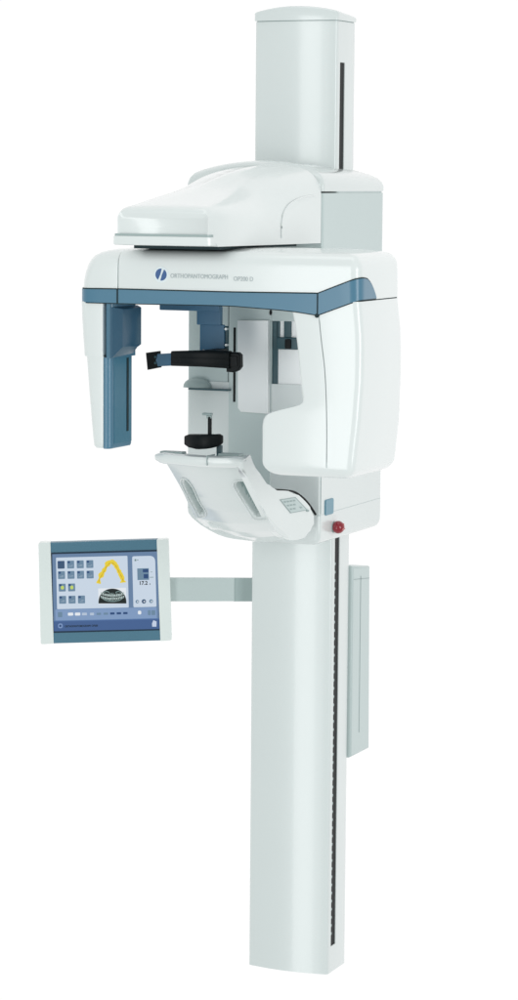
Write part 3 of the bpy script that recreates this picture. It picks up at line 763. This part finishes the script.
# radiograph
rg = [(qb([pq(98.2, 588.3, 126.2, 603.2)], 2), c_w)]
def blob(pts, lay): bm = B(); mbox(bm, pts, 12.3, 12.5+lay*.12); return bm
cxr, cyr = 112.6, 603.4
rg.append((blob([(cxr+14*math.cos(a)*(1 if abs(math.cos(a)) < .9 else 1), cyr-14.9*math.sin(a)**.8) for a in [math.pi*i/24 for i in range(25)] if True], 3), c_k))
teeth = B()
for sgn in (-1, 1):
    for k in range(7):
        x = cxr+sgn*(1.0+1.7*k); y = 597.4-.12*k*k*.5
        hgt = 2.1 if k < 5 else 2.5
        for (yy, dy) in ((y-1.0, -hgt), (y+.3, hgt*.9)):
            mbox(teeth, [(x-.6, yy), (x+.6, yy), (x+.45, yy+dy), (x-.45, yy+dy)], 12.3, 12.5+4*.12)
rg.append((blob([(cxr+10.6*math.cos(2*math.pi*i/28), 597.2+4.6*math.sin(2*math.pi*i/28)) for i in range(28)], 3.5), c_field)); rg.append((teeth, c_tooth))
jb = B()
for sgn in (-1, 1):
    arc = [(cxr+sgn*(12.0*math.sin(a)), 594+6.8*math.cos(a)) for a in [i*.16 for i in range(10)]]
    for a, b in zip(arc, arc[1:]): mbox(jb, [a, b, (b[0], b[1]+.9), (a[0], a[1]+.9)], 12.3, 12.5+4*.12)
    arc = [(cxr+sgn*(3+6*t), 592.0-1.3*math.sin(t*3.1)) for t in [i/6 for i in range(7)]]
    for a, b in zip(arc, arc[1:]): mbox(jb, [a, b, (b[0], b[1]+1.0), (a[0], a[1]+1.0)], 12.3, 12.5+4*.12)
rg.append((jb, c_gr)); merge('radiograph', rg, scr)
# side area: tooth picture, exposure time, three round buttons, marks
merge('preview_image', [(qb([pq(137.2, 568.3, 149, 579.6)], 2), c_ic), (qb([pq(142.8, 569, 148.4, 572), pq(143.6, 574, 148.2, 578)], 3), c_d), (qb([pq(138.6, 569, 139, 579), pq(140.2, 569, 140.6, 579), pq(150.4, 571.6, 152.4, 572), pq(149.6, 576.8, 153.4, 577.3)], 3), c_gr)], scr)
def stext(name, body, x, y, hpx, m, lay, sx=1., parent=None):
    p = onM(x, y, 12.5+lay*.12); q = onM(x+20, y-.5, 12.5+lay*.12)
    ex = (q-p).normalized(); ez = Vector((0, 0, 1)); ez = (ez-ex*ez.dot(ex)).normalized(); ey = ex.cross(ez)
    R = Matrix((ex, ez, mn)).transposed().to_4x4()
    return text(name, body, hpx*1.4, Matrix.Translation(p) @ R, m, parent or scr, sx, .03)
stext('exposure_time', '17.2', 139, 584.8, 3.7, c_k, 3, 1.0); stext('exposure_unit', 's', 149.6, 584.6, 1.8, c_k, 3)
for k, (x, rad, m) in enumerate(((137.4, 1.75, c_ic), (144.0, 2.2, c_icd), (151.2, 1.9, c_ic))):
    pts = [(x+rad*math.cos(t), 601.5-.2*k+rad*math.sin(t)) for t in [2*math.pi*i/18 for i in range(18)]]
    merge('round_button', [(blob(pts, 2), m), (qb([pq(x-.6, 600.8-.2*k, x+.7, 602-.2*k)], 3), c_w)], scr)
for q_ in [pq(134.6, 559, 136.4, 561), pq(137, 559.5, 138.6, 560.2)]: selem('status_mark', [q_], c_gr, 2, .4)
# tool bar symbols
for q_ in [pq(68.0, 612.6, 73.4, 615.4), pq(75, 612.5, 80.4, 615.3)]: selem('tool_arrow', [q_], c_w, 2, .9)
for q_ in [pq(82, 612.6, 87, 615), pq(90, 612.6, 94, 615)]: selem('tool_symbol', [q_], flat('tool_pale', rgb(190, 206, 226)), 2, .6)
for q_ in [pq(96.5, 612.6, 101, 614.6), pq(103.5, 612.4, 108, 614.4)]: selem('tool_symbol', [q_], c_ic, 2, .4)
for q_ in [pq(110, 612.2, 114.5, 614.2), pq(116.5, 612.0, 121, 614), pq(123, 611.8, 127.4, 613.8)]: selem('tool_symbol', [q_], c_d, 2, .4)
for q_ in [pq(58, 612, 62.5, 617), pq(147.5, 609.8, 150.4, 614.8), pq(151, 609.9, 155, 614.6)]: selem('tool_symbol', [q_], c_ic, 2, .6)
for q_ in [pq(137.6, 610.4, 141, 614)]: selem('tool_arrow', [q_], c_w, 2, 1.2)
selem('home_key', [pq(58.2, 623.4, 62.8, 628)], flat('footer_ring', rgb(130, 158, 205)), 2, 1.8)
selem('home_mark', [pq(59.4, 624.6, 61.6, 626.8)], c_d, 3, .8)
stext('footer_lettering', 'ORTHOPANTOMOGRAPH OP200', 65, 627.3, 1.95, c_k, 2, .82)
selem('footer_emblem', [[px_uv(153, 619.8), px_uv(156.2, 621), px_uv(156, 626.2), px_uv(151.8, 626.2), px_uv(151.6, 623)]], flat('emblem_pale', rgb(205, 218, 240)), 2)
# mounting arm
MARM = mat('arm_grey', (.56, .63, .625, 1), .35, mottle=.02)
bm = B()
q = [(163, 577.9), (234.5, 578.2), (234.5, 601.4), (163, 601.6)]
prism(bm, [onM(x, y, 3) for x, y in q], -mn*5, 1.0, 2); arm_m = obj('mounting_arm', bm, MARM, MO)
bm = B(); q = [(233.5, 578.0), (256, 578.1), (256, 601.6), (233.5, 601.6)]
prism(bm, [onM(x, y, 1.5) for x, y in q], -mn*3, .8, 2); obj('column_bracket', bm, MIDGREY, MO)

# ------------------------------------------------------------------ light: a white studio
w = bpy.data.worlds.new('World'); sc.world = w; w.use_nodes = True
nt = w.node_tree; bg = nt.nodes['Background']
tc = nt.nodes.new('ShaderNodeTexCoord'); dp = nt.nodes.new('ShaderNodeVectorMath'); dp.operation = 'DOT_PRODUCT'
dp.inputs[1].default_value = d_h
nt.links.new(tc.outputs['Generated'], dp.inputs[0])
ra_ = nt.nodes.new('ShaderNodeValToRGB'); cr2 = ra_.color_ramp
cr2.elements[0].position = .30; cr2.elements[0].color = (.43, .485, .48, 1)
cr2.elements[1].position = .80; cr2.elements[1].color = (1.0, 1.0, 1.0, 1)
mr = nt.nodes.new('ShaderNodeMapRange'); mr.inputs['From Min'].default_value = -1; mr.inputs['From Max'].default_value = 1
nt.links.new(dp.outputs['Value'], mr.inputs['Value']); nt.links.new(mr.outputs[0], ra_.inputs['Fac'])
nt.links.new(ra_.outputs['Color'], bg.inputs['Color']); bg.inputs['Strength'].default_value = 1.03

def area(name, loc, target, size, power, col=(1, 1, 1)):
    l = bpy.data.lights.new(name, 'AREA'); l.shape = 'RECTANGLE'; l.size, l.size_y = size; l.energy = power; l.color = col
    o = bpy.data.objects.new(name, l); C.objects.link(o); o.location = loc
    o.rotation_euler = (Vector(target)-Vector(loc)).to_track_quat('-Z', 'Y').to_euler(); return o
area('key_softbox', (6.5, -3.6, 1.7), (0, 0, 1.2), (2.5, 4.0), 150)
area('fill_softbox', (-1.3, -7.2, .6), (0, 0, .9), (2.0, 7.0), 135)
area('overhead_softbox', (0, -1.0, 6.0), (0, -.3, 1.2), (3, 2), 22)

sc.render.engine = 'CYCLES'
sc.view_settings.view_transform = 'Standard'; sc.view_settings.look = 'None'
sc.view_settings.exposure = 0; sc.view_settings.gamma = 1
sc.cycles.use_denoising = True
sc.render.film_transparent = False
